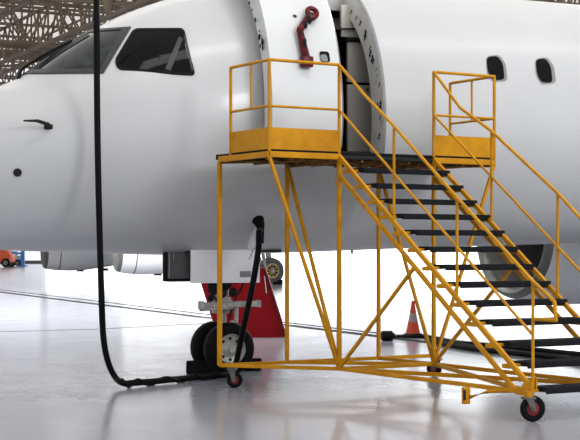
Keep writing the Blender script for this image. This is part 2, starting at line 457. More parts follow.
# --- the open door leaf, standing off the hull forward of the opening
DO = .36; TK = .26
def tau_door(px, y_lat): return tau_at(px, y_lat)
td0, td1 = tau_at(272.5, 1.5+DO), tau_at(342, 1.5+DO)
def dsurf(tau, phi, off):
    # constant cabin cross section for the stiff leaf
    p = surf(5.0, phi, off); return p + AX*(tau-5.0)
bm = B()
NPH = 36; NT = 10
pA, pB = PD1-.05, PD2-.085
outer = [[dsurf(td0+(td1-td0)*j/NT, pA+(pB-pA)*i/NPH, DO) for j in range(NT+1)] for i in range(NPH+1)]
inner = [[dsurf(td0+.02+(td1-td0-.05)*j/NT, pA+(pB-pA)*i/NPH, DO-TK) for j in range(NT+1)] for i in range(NPH+1)]
Vo = grid(bm, outer)
obj_door = obj('cabin_door', bm, M['door_white'], plane)
bm = B()
grid(bm, [[o[0] for o in outer], [i[0] for i in inner]])
db = obj('door_edge', bm, M['door_white'], obj_door)
bm = B()
grid(bm, [[o[-1] for o in outer], [dsurf(td1+.035, pA+(pB-pA)*i/NPH, DO-.03) for i in range(NPH+1)], [i[-1] for i in inner]])
grid(bm, [outer[-1], inner[-1]]); grid(bm, [outer[0], inner[0]])
obj('door_edge', bm, M['winlip'], obj_door)
bm = B(); grid(bm, inner); obj('door_lining', bm, M['galley'], obj_door)
for px, y, r in [(250,3,.03),(253,10,.02),(256,20,.035),(260,31,.02),(260,37,.045),(263,42,.05),(261,46,.03),(263.5,48,.035)]:
    d = at(px,y,10)-CAM; t = (ac(td0,0,0)-CAM).dot(AX)/d.dot(AX); p = CAM+d*t
    bm = B(); blob(bm, p-AX*.01, r*.7, (.5,.9,1.4)); obj('latch_fitting', bm, M['dark'], obj_door)
# porthole in the door
def door_pt(px, y):
    lo = None
    d = (at(px,y,10)-CAM).normalized()
    t = dbvh.ray_cast(CAM, d)
    return t[0], (t[1] if t[1].dot(CAM-t[0]) > 0 else -t[1])
tb = B(); grid(tb, outer); tb.normal_update(); dbvh = BVHTree.FromBMesh(tb); tb.free()
def dpatch(name, pts, off, m, parent):
    bm = B(); c = sum((Vector(p) for p in pts), Vector((0,0)))/len(pts); rows = []
    for u in (1,.75,.5,.25,.03):
        row = []
        for p in pts:
            q = c+(Vector(p)-c)*u; l, nn = door_pt(q.x,q.y); row.append(l+nn*(off+.003))
        rows.append(row)
    V = grid(bm, rows, True); bm.faces.new(V[-1]); return obj(name, bm, m, parent)
dpatch('door_porthole', roundpoly([(318.8,51.5),(328.5,51.8),(330.3,62.5),(320.5,62)], 3), .006, M['winblack'], obj_door)
dpatch('porthole_glass', roundpoly([(319.2,55),(326,54.5),(328,62),(321,61.5)], 2.5), .010, M['winlip'], obj_door)
dpatch('door_vent', roundpoly([(292.2,15),(296,15.3),(296.8,18),(293.5,17.6)], 1.4), .008, M['dark'], obj_door)
# red jointed arm on the door
def dp(px, y, off): l, nn = door_pt(px,y); return l+nn*off
bm = B()
a0, a1, a2 = dp(304.5,63.5,.06), dp(297.5,33,.07), dp(307.5,17,.07)
tube(bm, a0, a1, .055, .038, 12); tube(bm, a1, a2, .045, .035, 12)
blob(bm, a1, .05); box(bm, a0+Vector((0,0,.0)), (.14,.10,.13), Matrix.Rotation(TH,3,'Z'), .02)
arm = obj('hinge_arm', bm, M['armred'], obj_door)
bm = B()
rc = dp(309.8,16,.07); nn = door_pt(309.8,16)[1]
x, y_ = frame(nn)
lathe(bm, [(0.03*math.cos(a), .062+.03*math.sin(a)) for a in [2*math.pi*i/8 for i in range(8)]], rc, nn, 20, True)
blob(bm, rc-Vector((0,0,.05)), .07, (1,.7,.8))
obj('hinge_head', bm, M['armred'], obj_door)
bm = B(); blob(bm, dp(306,24,.11), .035, (1,1,2)); obj('hinge_fitting', bm, M['dark'], obj_door); bm = B(); blob(bm, dp(302,29,.11), .03, (1,1,2)); obj('hinge_fitting', bm, M['dark'], obj_door); bm = B(); blob(bm, dp(301,47,.11), .03, (.8,1,2.6)); obj('hinge_fitting', bm, M['dark'], obj_door)

# --- probes and ports on the nose
l, nn = hit(48.5,127)
bm = B()
tip, nt_ = hit(27,125); tube(bm, l, l+nn*.09, .035, .025); e = l+nn*.09
tube(bm, e, e-AX*.12+Vector((0,0,.035)), .022, .02); tube(bm, e-AX*.12+Vector((0,0,.035)), e-AX*.28+Vector((0,0,.03)), .018, .010); box(bm, l+nn*.01, (.1,.03,.06), Matrix.Rotation(TH,3,'Z'), .01)
obj('pitot_probe', bm, M['dark'], plane)
l, nn = hit(17.5,172.5)
bm = B(); lathe(bm, [(0,.048),(.014,.046),(.018,.03),(.014,.001)], l, nn, 20); obj('sensor_port', bm, M['dark'], plane)
l, nn = hit(96.5,26); bm = B(); prism(bm, [ac(tau_at(92,0),0,interp(TOP,tau_at(92,0))-.02), ac(tau_at(100,0),0,interp(TOP,tau_at(100,0))-.02), ac(tau_at(97,0),0,interp(TOP,tau_at(96,0))+.06)], PT*.02); obj('roof_sensor', bm, M['dark'], plane)
for (px, y, w) in [(352,251.3,.06)]:
    t = tau_at(px, 0); zb_ = interp(BOT,t)
    bm = B(); tube(bm, ac(t,0,zb_+.02), ac(t,0,zb_-.05), .02, .012); obj('drain_mast', bm, M['dark'], plane)

# --- nose landing gear
GT = tau_at(222, 0)
GC = ac(GT, 0, 0)
def gz(y, lat=0): return zat(y, ac(GT,lat,0))
WR = .335; AXL = WR
bm = B()
tube(bm, GC+Vector((0,0,1.62)), GC+Vector((0,0,.78)), .085, .085, 16)
tube(bm, GC+Vector((0,0,.80)), GC+Vector((0,0,AXL)), .055, .055, 16)
tube(bm, GC+Vector((0,0,.98)), GC+Vector((0,0,.93)), .115, .115, 16)
tube(bm, GC+AX*.12+Vector((0,0,.66)), GC+AX*.26+Vector((0,0,.50)), .035, .03); tube(bm, GC+AX*.26+Vector((0,0,.50)), GC+AX*.05+Vector((0,0,AXL)), .03, .03)
tube(bm, GC-AX*.3+Vector((0,0,1.6)), GC+Vector((0,0,1.0)), .035, .035)
tube(bm, GC+PT*.34+Vector((0,0,AXL)), GC-PT*.34+Vector((0,0,AXL)), .045, .045)
gs = obj('nose_gear_strut', bm, M['gear'], plane)
bm = B()
zc = gz(306)
c0 = ac(tau_at(200,.2),.2,zc+.02); c1 = ac(tau_at(258.5,.2),.2,zc+.03)
bar(bm, c0, c1, .07, .075)
bar(bm, c0+Vector((0,0,-.05)), c0+(c1-c0)*.55+Vector((0,0,-.03)), .05, .05)
box(bm, c0+(c1-c0)*.02, (.05,.12,.11), Matrix.Rotation(TH,3,'Z'), .012)
box(bm, c1, (.04,.10,.09), Matrix.Rotation(TH,3,'Z'), .012)
tube(bm, GC+Vector((0,0,zc-.09)), GC+Vector((0,0,zc+.07)), .13, .13, 14)
tube(bm, c0+(c1-c0)*.45, GC+Vector((0,0,zc)), .05, .05)
tube(bm, c0+(c1-c0)*.35, c0+(c1-c0)*.35+Vector((0,0,-.26))+PT*.0, .03,.03)
tube(bm, c0+(c1-c0)*.62, ac(GT+.1,.2,.42), .028,.028)
obj('tow_fitting', bm, M['gear'], plane)
bm = B()
for dx,dz,r in [(-.12,1.22,.07),(-.16,1.1,.09),(.02,1.16,.08),(.13,1.2,.05),(-.05,1.04,.07),(.1,1.05,.06),(-.2,.98,.05)]:
    blob(bm, ac(GT+dx,.12,dz), r, (1,.7,1.1))
path(bm, spline([ac(GT-.22,.14,1.45),ac(GT-.27,.2,1.15),ac(GT-.16,.2,.95),ac(GT-.05,.15,.8)],5), .015, 6)
path(bm, spline([ac(GT+.14,.14,1.45),ac(GT+.2,.2,1.15),ac(GT+.1,.2,.98),ac(GT+.03,.15,.7)],5), .013, 6)
obj('hydraulic_fittings', bm, M['dark'], plane)
for lat in (.22, -.22):
    c = ac(GT, lat, WR)
    s = 1 if lat > 0 else -1
    bm = B()
    prof = [(-.09,.19),(-.105,.235),(-.10,.285),(-.075,.32),(-.04,.334),(0,.336),(.04,.334),(.075,.32),(.10,.285),(.105,.235),(.09,.19)]
    lathe(bm, prof, c, PT, 40); w = obj('nose_wheel', bm, M['rubber'], plane)
    bm = B()
    lathe(bm, [(-.09,.19),(-.03,.17),(-.02,.02)], c, PT, 28); lathe(bm, [(.09,.195),(.10,.185),(.05,.165),(.035,.11),(.06,.075),(.085,.05),(.085,.001)], c, PT, 28)
    obj('wheel_hub', bm, M['hub'], w)
    bm = B()
    for k in range(8):
        a = k*math.pi/4; u = Vector((0,0,1))*math.sin(a)+AX*math.cos(a); lathe(bm, [(0,.022),(.004,.001)], c+PT*.046+u*.135, PT, 10)
    obj('wheel_holes', bm, M['dark'], w)
# gear doors
def panel(name, t0, t1, lat, z0, z1, m, th=.03, parent=plane, bev=.008):
    bm = B(); box(bm, ac((t0+t1)/2, lat, (z0+z1)/2), (t1-t0, th, z1-z0), Matrix.Rotation(TH,3,'Z'), bev); return obj(name, bm, m, parent)
t0, t1 = tau_at(190.5,.42), tau_at(259.5,.42)
zt = zat(252, ac(t0,.42,0)); zb0 = zat(283, ac((t0+t1)/2,.42,0))
gd = panel('nose_gear_door', t0, t1, .42, zb0, zt+.12, M['doorgear'])
panel('data_plate', tau_at(240,.44), tau_at(251,.44), .437, zat(277,ac(t1,.42,0)), zat(271,ac(t1,.42,0)), M['winlip'], .006, gd, .001)['label'] = 'small grey plate on white gear door'
panel('nose_gear_door', t0, t1, -.42, zb0, zt+.12, M['doorgear'])
ta, tb_ = tau_at(163,.30), tau_at(190,.30)
za, zb1 = zat(253, ac(ta,.3,0)), zat(281.5, ac(ta,.3,0))
fd = panel('forward_gear_door', ta, tb_, .30, zb1, za+.12, M['winblack'], .04)
panel('door_inner_skin', ta+.05, tb_-.005, .325, zb1+.035, za+.06, M['bay'], .02, fd)
panel('door_stiffener', ta+.055, ta+.07, .345, zb1+.04, za+.05, M['winlip'], .01, fd, .001)
panel('door_stiffener', ta+.115, ta+.125, .345, za-.08, za+.05, M['winlip'], .01, fd, .001)
bm = B(); box(bm, ac(GT,0,1.66), (1.3,.8,.2), Matrix.Rotation(TH,3,'Z')); obj('gear_bay', bm, M['interior'], plane)
# receptacle recess for the hose
rl, rn = hit(258,220)

# --- engine nacelle builder (front face at c, axis direction d aft)
def nacelle(parent, c, d, R, L, big=True, names='engine_nacelle'):
    bm = B()
    lathe(bm, [(.16,R*.80),(.08,R*.815),(.02,R*.86),(0,R*.905),(.03,R*.95),(.12,R*.99)], c, d, 48); lip = obj('inlet_lip', bm, M['engine_lip'], None)
    bm = B()
    lathe(bm, [(.12,R*.99),(.5,R*1.05),(1.1,R*1.08),(1.8,R*1.05),(L*.8,R*.9),(L,R*.72),(L,R*.6)], c, d, 48); nac = obj(names, bm, M['engine'], parent)
    bm = B()
    lathe(bm, [(.16,R*.80),(.5,R*.79),(.9,R*.80),(1.5,R*.80)], c, d, 48); lin = obj('inlet_duct', bm, M['engine_in'], None)
    bm = B()
    lathe(bm, [(1.48,R*.80),(1.5,R*.25),(1.2,R*.12),(1.05,.01)], c, d, 32); fan = obj('fan', bm, M['dark'], None)
    for o in (lip, lin, fan): o.parent = nac
    if big: bm = B(); lathe(bm, [(.62,R*1.066),(.65,R*1.068)], c, d, 48); obj('cowl_seam', bm, M['dark'], nac)
    return nac
# starboard engine of this aircraft, seen under the belly
ec = at(510, 238, 25.3); RAD = 1.03
ead = (AX*1.0+PT*-.06+Vector((0,0,-.03))).normalized()
nacelle(plane, ec, ead, RAD, 3.6, False)
bm = B()
w0, w1 = 9.6, 14.2
el = (ec-P0).dot(PT)
prism(bm, [ac(10.2,-1.1,2.15), ac(15.2,-1.1,2.15), ac(15.2,-1.1,1.85), ac(10.2,-1.1,1.85)], ac(3,-12,.75)-ac(0,0,0))
obj('wing', bm, M['paint'], plane)
bm = B()
ez = ec.z+RAD*.95
et = (ec-P0).dot(AX)+T0
prism(bm, [ac(et+.9,el-.08,ez-.05), ac(et+3.4,el-.08,ez-.25), ac(et+4.2,el-.08,2.6), ac(et+2.2,el-.08,2.7)], PT*.16)
obj('engine_pylon', bm, M['paint'], plane)
bm = B(); t_ = ec+ead*.5-Vector((0,0,RAD*1.05)); tube(bm, t_+Vector((0,0,.05)), t_-Vector((0,0,.07)), .05, .03); obj('drain_mast', bm, M['dark'], plane)

# ------------------------------------------------------------------ boarding stairs
AL=.5434; W=1.309; a_=.904; b_=.895; L=.8655; LB=L+.2631; ZP=2.6865; HR=.9698; MR=.4677; KP=.2363; R=3.2876; ZB=.2635
st = thing('boarding_stairs', 'yellow wheeled aircraft boarding stairs with black treads and railed platform at the open door', 'stairs', (.5487,16.781,0), AL)
def sv(u, v, z): return Vector((u, -v, z))
Y_ = M['yellow']
def sbar(name, p, q, w=.055, h=.055, m=None, parent=st, label=None):
    bm = B(); bar(bm, sv(*p), sv(*q), w, h); return obj(name, bm, m or Y_, parent, label=label)
def srail(name, pts, r=.0175, parent=st, m=None):
    bm = B(); pts = [sv(*p) for p in pts]
    for p, q in zip(pts, pts[1:]): tube(bm, p, q, r, r, 10)
    for p in pts[1:-1]: 
        res = bmesh.ops.create_icosphere(bm, subdivisions=2, radius=r)
        for v in res['verts']: v.co += p
    return obj(name, bm, m or Y_, parent)
# deck
bm = B()
box(bm, sv((W+b_-a_)/2, -LB/2, ZP-.012), (W+a_+b_, LB, .024), None, .004); obj('platform_deck', bm, M['tread'], st)
zb_ = ZP-.045
def edge(p, q, nm='platform_beam', m=None, h=.066): sbar(nm, (*p, zb_-.012), (*q, zb_-.012), .045, h, m)
edge((-a_,-LB),(-a_,0)); edge((-a_,0),(0,0)); edge((W,0),(W+b_,0)); edge((W+b_,0),(W+b_,-LB))
edge((-a_,-LB),(W+b_,-LB), m=M['dark']); edge((0,-.02),(W,-.02), m=M['dark'], h=.045)
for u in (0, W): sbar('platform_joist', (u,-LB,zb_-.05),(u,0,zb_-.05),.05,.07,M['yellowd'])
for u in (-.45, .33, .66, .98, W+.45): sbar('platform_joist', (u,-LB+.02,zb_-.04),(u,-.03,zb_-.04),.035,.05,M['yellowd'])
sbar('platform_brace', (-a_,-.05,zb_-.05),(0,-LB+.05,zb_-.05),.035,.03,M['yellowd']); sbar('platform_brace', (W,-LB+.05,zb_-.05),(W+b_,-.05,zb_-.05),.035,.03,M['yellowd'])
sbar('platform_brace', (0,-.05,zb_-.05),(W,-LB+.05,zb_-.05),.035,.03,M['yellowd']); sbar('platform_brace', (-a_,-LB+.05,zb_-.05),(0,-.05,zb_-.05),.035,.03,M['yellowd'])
sbar('platform_bumper', (-a_-.02,-LB-.03,ZP-.03),(W+b_+.02,-LB-.03,ZP-.03),.05,.06,M['rubber'])
# guard cages
def cage(u0, u1, outer_u, inner_u):
    zt = ZP+HR; zm = ZP+MR
    for (u,v) in ((outer_u,-L),(outer_u,0),(inner_u,0)):
        bm = B(); tube(bm, sv(u,v,ZP-.02), sv(u,v,zt), .018, .018, 10); obj('guard_post', bm, Y_, st)
    bm = B(); tube(bm, sv(outer_u,-L*.46 if outer_u < 0 else -L*.5,zm), sv(outer_u,-L*.46 if outer_u < 0 else -L*.5,zt), .013, .013, 8); obj('guard_baluster', bm, Y_, st)
    srail('guard_rail', [(outer_u,-L,zt),(outer_u,0,zt),(inner_u,0,zt)])
    srail('guard_rail', [(outer_u,-L,zm),(outer_u,0,zm),(inner_u,0,zm)], .0145)
    bm = B()
    box(bm, sv(outer_u, -L/2, ZP+KP/2), (.012, L, KP)); box(bm, sv((outer_u+inner_u)/2, .0, ZP+KP/2), (abs(outer_u-inner_u), .012, KP))
    obj('kick_plate', bm, Y_, st)
cage(-a_, 0, -a_, 0); cage(W, W+b_, W+b_, W)
# stringers
m_ = (ZP-.06-ZB-.03)/(R-.0)
def zs(v): return ZP-.05-m_*v
OFF = .205
for u in (0, W):
    sbar('stringer', (u,0,zs(0)), (u,R,zs(R)), .036, .052)
    sbar('stringer', (u,-.0,zs(0)-OFF), (u,R-.22,zs(R-.22)-OFF), .034, .046)
    sbar('stringer_end', (u,R-.22,zs(R-.22)-OFF+.01), (u,R+.01,ZB-.0), .034, .046)
# treads
ty = [169.3,184.8,200.3,215.5,231.7,248.6,266.9,284.5,303.4,323,344.5,365,390]
NT_ = 13
for k in range(NT_):
    # tread level: solve for the point of the stair line at this picture height
    f_ = lambda v: HY - F*((zs(v)+.03)-HC)/(16.781-v*math.cos(AL))
    lo, hi = -.3, 3.9
    for _ in range(50):
        mid = (lo+hi)/2
        if f_(mid) < ty[k]: lo = mid
        else: hi = mid
    vk = lo; zk = zs(vk)+.03
    if k == NT_-1: vk, zk = R+.02, .285
    bm = B(); box(bm, sv((W+.16)/2, vk-.10, zk), (W-.12, .22, .045), None, .006)
    box(bm, sv((W+.16)/2, vk+.015, zk-.010), (W-.12, .012, .058), None, .003)
    tr = obj('tread', bm, M['tread'], st)
    bm = B(); bar(bm, sv(-.01, vk-.12, zk-.01), sv(.17, vk-.12, zk-.012), .07, .028); bar(bm, sv(0, vk-.18, zk-.02), sv(0, vk-.06, zk-.02), .025, .04); obj('tread_bracket', bm, Y_, tr)
    bm = B(); bar(bm, sv(W, vk-.16, zk-.04), sv(W, vk-.02, zk-.04), .03, .03); obj('tread_bracket', bm, Y_, tr)
    print('tread', k, round(vk,3), round(zk,3))
# handrails
def hz(v): return ZP+HR-(ZP+HR-1.30)/3.3*v
def mz(v): return ZP+MR-(ZP+MR-.80)/3.3*v
for u in (0, W):
    top = [(u,0,ZP+HR),(u,.5,hz(.5)-(.10 if u else .02)),(u,1.05,hz(1.05)),(u,2.15,hz(2.15)+(.06 if u else -.01)),(u,3.30,1.30)]
    srail('handrail', top+[(u,3.60,1.12),(u,3.62,.95),(u,3.30,.95)], .018)
    srail('mid_rail', [(u,0,ZP+MR),(u,1.05,mz(1.05)),(u,2.15,mz(2.15)),(u,3.30,.80)], .0145)
    for v in (1.062, 2.15, 3.30):
        bm = B(); tube(bm, sv(u,v,zs(v)-.02), sv(u,v,hz(v)+(.05 if (u and v==2.15) else 0)), .015, .015, 10); obj('handrail_post', bm, Y_, st)
# legs
for (u,v,w) in ((-a_,-LB,.048),(0,-LB,.042),(W,-LB,.042),(0,0,.046),(W,0,.042)):
    sbar('leg', (u,v,ZB), (u,v,ZP-.09), w, w)
bm = None
for p, q in (((-a_,0,ZP-.08),(0,0,ZB)),((0,-LB,ZP-.09),(0,0,ZB+.02)),((W,-LB,ZP-.09),(W,0,ZB+.02)),((W+b_,0,ZP-.08),(W,0,ZB))):
    sbar('diagonal_brace', p, q, .036, .036)
for u in (0, W): sbar('diagonal_brace', (u,1.42,zs(1.42)-OFF-.02), (u,.02,ZB+.02), .036, .036)
# base frame
A_=(-a_,-LB,ZB); Bq=(0,0,ZB); Cq=(0,R,ZB); Dq=(W,0,ZB); C2=(W,R,ZB); E_=(W+b_,-LB,ZB); F0=(0,-LB,ZB); F1=(W,-LB,ZB)
for p,q in ((A_,Bq),(Bq,Cq),(A_,E_),(Bq,Dq),(F1,Dq),(E_,Dq),(Dq,C2),(Bq,(W,R,ZB)),(Dq,(0,R,ZB)),(F0,Dq)):
    sbar('base_rail', (p[0],p[1],ZB if (p,q)!=(Bq,(W,R,ZB)) else ZB-.0), q, .036, .042)
# casters
def caster(u, v, rz, r, name='caster', plate=True):
    c = Vector((u,-v,0)); d = Vector((math.cos(rz), math.sin(rz), 0)); ax = Vector((-d.y, d.x, 0))
    hub = c+Vector((0,0,r))
    bm = B(); t=.025
    lathe(bm, [(-t,r*.55),(-t,r*.9),(-t*.6,r),(t*.6,r),(t,r*.9),(t,r*.55)], hub, ax, 28); w = obj('caster_wheel', bm, M['rubber'], st)
    bm = B(); lathe(bm, [(-t,r*.72),(-t*.5,r*.62),(-t*.9,.02),(-t*.9,.001)], hub, ax, 24); lathe(bm, [(t,r*.72),(t*.5,r*.62),(t*.9,.02),(t*.9,.001)], hub, ax, 24); obj('caster_hub', bm, M['redwheel'], w)
    bm = B()
    top = c - d*r*.35 + Vector((0,0,ZB-.03))
    for s in (-1,1):
        prism(bm, [hub+ax*s*(t+.01)-d*.02-Vector((0,0,.02)), hub+ax*s*(t+.01)+d*.02-Vector((0,0,.02)), top+ax*s*(t+.01)+d*.04-Vector((0,0,.02)), top+ax*s*(t+.01)-d*.04-Vector((0,0,.02))], ax*s*.006)
    box(bm, top-Vector((0,0,.015)), (.11,.11,.02), Matrix.Rotation(rz,3,'Z'), .003)
    tube(bm, hub-ax*.05, hub+ax*.05, .012, .012)
    obj('caster_fork', bm, M['steel'], w)
    bm = B(); bar(bm, top-Vector((0,0,.006)), top+Vector((0,0,.05)), .07, .07); obj('caster_mount', bm, Y_, st)
caster(-a_+.17,-LB+.05,-.65,.092); caster(W+b_-.05,-LB+.0,2.0,.10); caster(-.01,R+.02,-.3,.12); caster(W,R+.02,.3,.12)
# mounting gussets & foot lever
bm = B(); prism(bm, [sv(0.025,R-.16,ZB+.03), sv(0.025,R+.03,ZB+.03), sv(0.025,R+.03,ZB+.14), sv(.025,R-.02,ZB+.16)], (.012,0,0)); prism(bm, [sv(-.03,R-.2,ZB-.03), sv(-.03,R+.03,ZB-.03), sv(-.03,R+.03,ZB+.10), sv(-.03,R-.05,ZB+.12)], (.012,0,0)); obj('gusset', bm, Y_, st)
base_inv = Matrix.Rotation(-AL,4,'Z') @ Matrix.Translation((-.5487,-16.781,0))
def stl(p): return base_inv @ Vector(p)
Yf = 14.35
q = [at(470,397,Yf), at(488,391.5,Yf-.03), at(500,391,Yf-.05), at(528,391,Yf-.12)]
bm = B(); path(bm, [stl(p) for p in q], .018, 8); lev = obj('brake_lever', bm, Y_, st)
bm = B(); box(bm, stl(at(466,395.5,Yf)), (.075,.045,.16), None, .008); obj('lever_pad', bm, Y_, lev)
bm = B(); box(bm, stl(at(464.5,395,Yf-.05)), (.02,.02,.10), None, .003); obj('lever_slot', bm, M['dark'], lev)

# ------------------------------------------------------------------ hose and plug
hp = [at(96.3,-60,17.05), at(96.5,0,17.05), at(96.8,60,17.05), at(97.3,120,17.05), at(98.3,180,17.05), at(99.8,240,17.1), at(101.3,290,17.15), at(103.2,335,17.25), at(107.5,360,17.35), at(114.5,376,17.45), gnd(123,383,.06), gnd(135,382.8,.05), gnd(155,381.3,.045), gnd(180,378.8,.045), gnd(200,377,.045), gnd(216,375.8,.045)]
hp = [Vector((hp[0].x, hp[0].y, 20.9)), Vector((hp[0].x, hp[0].y, 12)), Vector((hp[0].x, hp[0].y, 7))] + hp
e_ = rl + rn*.10
tail = [gnd(228,374.5,.07), at(234.5,368,18.05), at(238.5,352,17.9), at(243,330,17.75), at(249.5,300,17.65), at(255,272,17.6), at(258.6,248,17.58), at(259,232,17.57)]
allp = spline(hp+tail+[e_+Vector((0,0,-.06)), e_], 8)
bm = B(); path(bm, allp, .036, 10); hs = obj('power_hose', bm, M['hose']); tag(hs, 'thick black cable hanging from the roof, looping over the floor to the airplane plug', 'cable')
# spiral wrap over the floor stretch
bm = B(); i0 = int(len(allp)*.48)
fl = [p for p in allp if p.z < .09 and gnd(125,383).x < p.x < gnd(222,376).x]
N = 60; wr = []
for i in range(N*4+1):
    s = i/(N*4)*(len(fl)-1); k = min(int(s), len(fl)-2); p = fl[k].lerp(fl[k+1], s-k); a = i/(N*4)*math.pi*2*4.5
    wr.append(p+Vector((0, math.cos(a)*.036, math.sin(a)*.03)))
path(bm, wr, .022, 8); o = obj('hose_wrap', bm, M['hose'], hs)
bm = B()
lathe(bm, [(0,.075),(.02,.075),(.03,.06),(.09,.06),(.12,.05),(.13,.001)], rl-rn*.01, rn, 20)
tube(bm, e_, e_+Vector((0,-.01,-.22)), .048, .04, 12); blob(bm, e_, .055)
obj('plug_head', bm, M['rubber'], hs)
bm = B()
tg = [rl+rn*.09+Vector((-.05,0,-.03)), rl+rn*.08+Vector((-.02,0,-.19)), rl+rn*.08+Vector((-.10,0,-.33)), rl+rn*.08+Vector((-.15,0,-.28)), rl+rn*.08+Vector((-.11,0,-.12))]
prism(bm, tg, (.0,-.012,0)); path(bm, [tg[2]+Vector((0.02,0,.03)), tg[2]+Vector((-.01,0,-.05)), tg[2]+Vector((-.035,0,-.10))], .012, 6)
obj('plug_tag', bm, M['tag'], hs, label='crumpled white tag on the plug')

# ------------------------------------------------------------------ chocks
def chock(c, rz, s, label, group='wheel chocks at the nose gear'):
    bm = B(); Rm = Matrix.Rotation(rz,3,'Z'); l, w, h = s
    prof = [(-w/2,0),(w/2,0),(w/2,h*.35),(w*.2,h),(-w*.2,h),(-w/2,h*.35)]
    prism(bm, [Vector(c)+Rm@Vector((-l/2,a,b)) for a,b in prof], Rm@Vector((l,0,0)))
    bmesh.ops.bevel(bm, geom=list(bm.edges), offset=.012, segments=2, affect='EDGES')
    o = obj('wheel_chock', bm, M['rubber']); tag(o, label, 'wheel chock', group); return o
cL = (gnd(186.5,374)+gnd(222,374))/2; cR = gnd(250,371)
chock(cL+Vector((0,.02,0)), .0, (.46,.16,.17), 'black rubber wheel chock lying before the nose wheels, left of the yellow leg')
chock(cR+Vector((.0,.1,0)), .0, (.30,.2,.16), 'black rubber wheel chock on the right side of the nose wheels')

# ------------------------------------------------------------------ red slanted stand behind the gear
Yr = 27.3
bm = B()
pr = [at(200,279,Yr), at(262,262,Yr), at(266.5,272,Yr), at(289,337.2,Yr), at(219.5,337.2,Yr)]
pr = [at(196,268,Yr), at(265.5,268,Yr), at(287,337,Yr), at(217.5,337,Yr)]
for p in pr: p.z = max(p.z, .0)
prism(bm, pr, (0,.5,0)); bmesh.ops.bevel(bm, geom=list(bm.edges), offset=.02, segments=2, affect='EDGES')
rs = thing('access_stand', 'red slanted metal stand on the floor behind the nose wheels', 'stand', (0,0,0))
obj('side_panel', bm, M['red'], rs)
bm = B(); prism(bm, [at(262.5,268,Yr-.03), at(265,268,Yr-.03), at(286,336,Yr-.03), at(283.5,336,Yr-.03)], (0,.03,0)); obj('edge_trim', bm, M['armred'], rs)
bm = B(); prism(bm, [at(264,276,Yr-.02), at(265,276,Yr-.02), at(267,293,Yr-.02), at(266,293,Yr-.02)], (0,.02,0)); obj('pale_mark', bm, M['tag'], rs, label='thin pale scratch on red panel')
bm = B(); box(bm, at(252,337,Yr+.25)+Vector((0,0,.03)), (1.3,.56,.05), None, .01); obj('foot_plate', bm, M['red'], rs)

# ------------------------------------------------------------------ cone, drum and floor cables
cc = gnd(413, 337.5)
cn = thing('traffic_cone', 'orange traffic cone with grey band standing on the floor under the stairs', 'cone', cc)
bm = B(); lathe(bm, [(.045,.155),(.06,.135),(.28,.09)], (0,0,0), (0,0,1), 28); obj('cone_body', bm, M['cone'], cn)
bm = B(); lathe(bm, [(.44,.06),(.62,.034),(.665,.030),(.665,.001)], (0,0,0), (0,0,1), 28); obj('cone_tip', bm, M['cone'], cn)
bm = B(); lathe(bm, [(.28,.09),(.44,.06)], (0,0,0), (0,0,1), 28); obj('reflective_band', bm, M['coneband'], cn)
bm = B(); box(bm, (0,0,.025), (.42,.42,.05), Matrix.Rotation(.5,3,'Z'), .012); lathe(bm, [(.05,.185),(.075,.16),(.075,.14)], (0,0,0), (0,0,1), 24); obj('cone_base', bm, M['rubber'], cn)
dc = gnd(387, 341)
bm = B(); lathe(bm, [(-.1,.001),(-.1,.07),(-.085,.088),(.085,.088),(.1,.07),(.1,.001)], dc+Vector((0,0,.088)), Vector((1,.15,0)), 24)
lathe(bm, [(.1,.05),(.13,.05),(.13,.001)], dc+Vector((0,0,.088)), Vector((1,.15,0)), 16)
o = obj('cable_drum', bm, M['rubber']); tag(o, 'small black round drum lying on the floor left of the traffic cone', 'drum')
def floor_line(name, pts, w, z, m, label, cat, group=None):
    bm = B(); P = [gnd(*p) for p in pts]
    rows = []
    for i, p in enumerate(P):
        d = (P[min(i+1,len(P)-1)]-P[max(i-1,0)]).normalized(); s = Vector((-d.y,d.x,0))
        rows.append([p+s*w/2+Vector((0,0,.0)), p+s*w/2+Vector((0,0,z)), p-s*w/2+Vector((0,0,z)), p-s*w/2+Vector((0,0,.0))])
    grid(bm, rows); o = obj(name, bm, m, smooth=False)
    if cat: tag(o, label, cat, group)
    else: o['kind'] = 'structure'; o['label'] = label
    return o
o = floor_line('trim_1', [(-60,284.5),(0,292),(100,304.5),(200,317),(290,325.5),(380,336.5),(470,347.5),(600,368)], .26, .004, M['track'], 'dark steel door track in the floor', None)
o = floor_line('trim_2', [(-60,282.6),(0,289.8),(100,301.6),(200,313.6),(290,323),(380,333.4),(470,343.6),(600,361)], .12, .004, M['track'], 'second thin steel door track in the floor', None)
o = floor_line('trim_3', [(-40,333),(0,331.8),(100,329),(193,324),(260,321)], .06, .003, M['joint'], 'thin dark joint line in the floor', None)
def cable(pts, r, label, wob=0):
    P = [gnd(x,y,r) for x,y in pts]; P = spline(P,8)
    bm = B(); path(bm, P, r, 8); o = obj('floor_cable', bm, M['hose']); tag(o, label, 'cable', 'black cables on the floor behind the stairs'); return o
cable([(400,336.5),(395,337),(391,337.5),(388,338)], .02, 'short black cable joining the small drum to the cone')
cable([(424,336),(440,339),(460,342.5),(490,345),(530,349),(600,356)], .035, 'black cable on the floor, farthest of those running right from the cone')
cable([(430,340),(450,345),(480,349.5),(515,353),(560,358),(600,366)], .04, 'thick black cable on the floor, nearest of those running right from the cone')
cable([(436,338),(470,346),(500,351),(540,355),(600,361)], .03, 'black cable on the floor running between the two others behind the stairs')

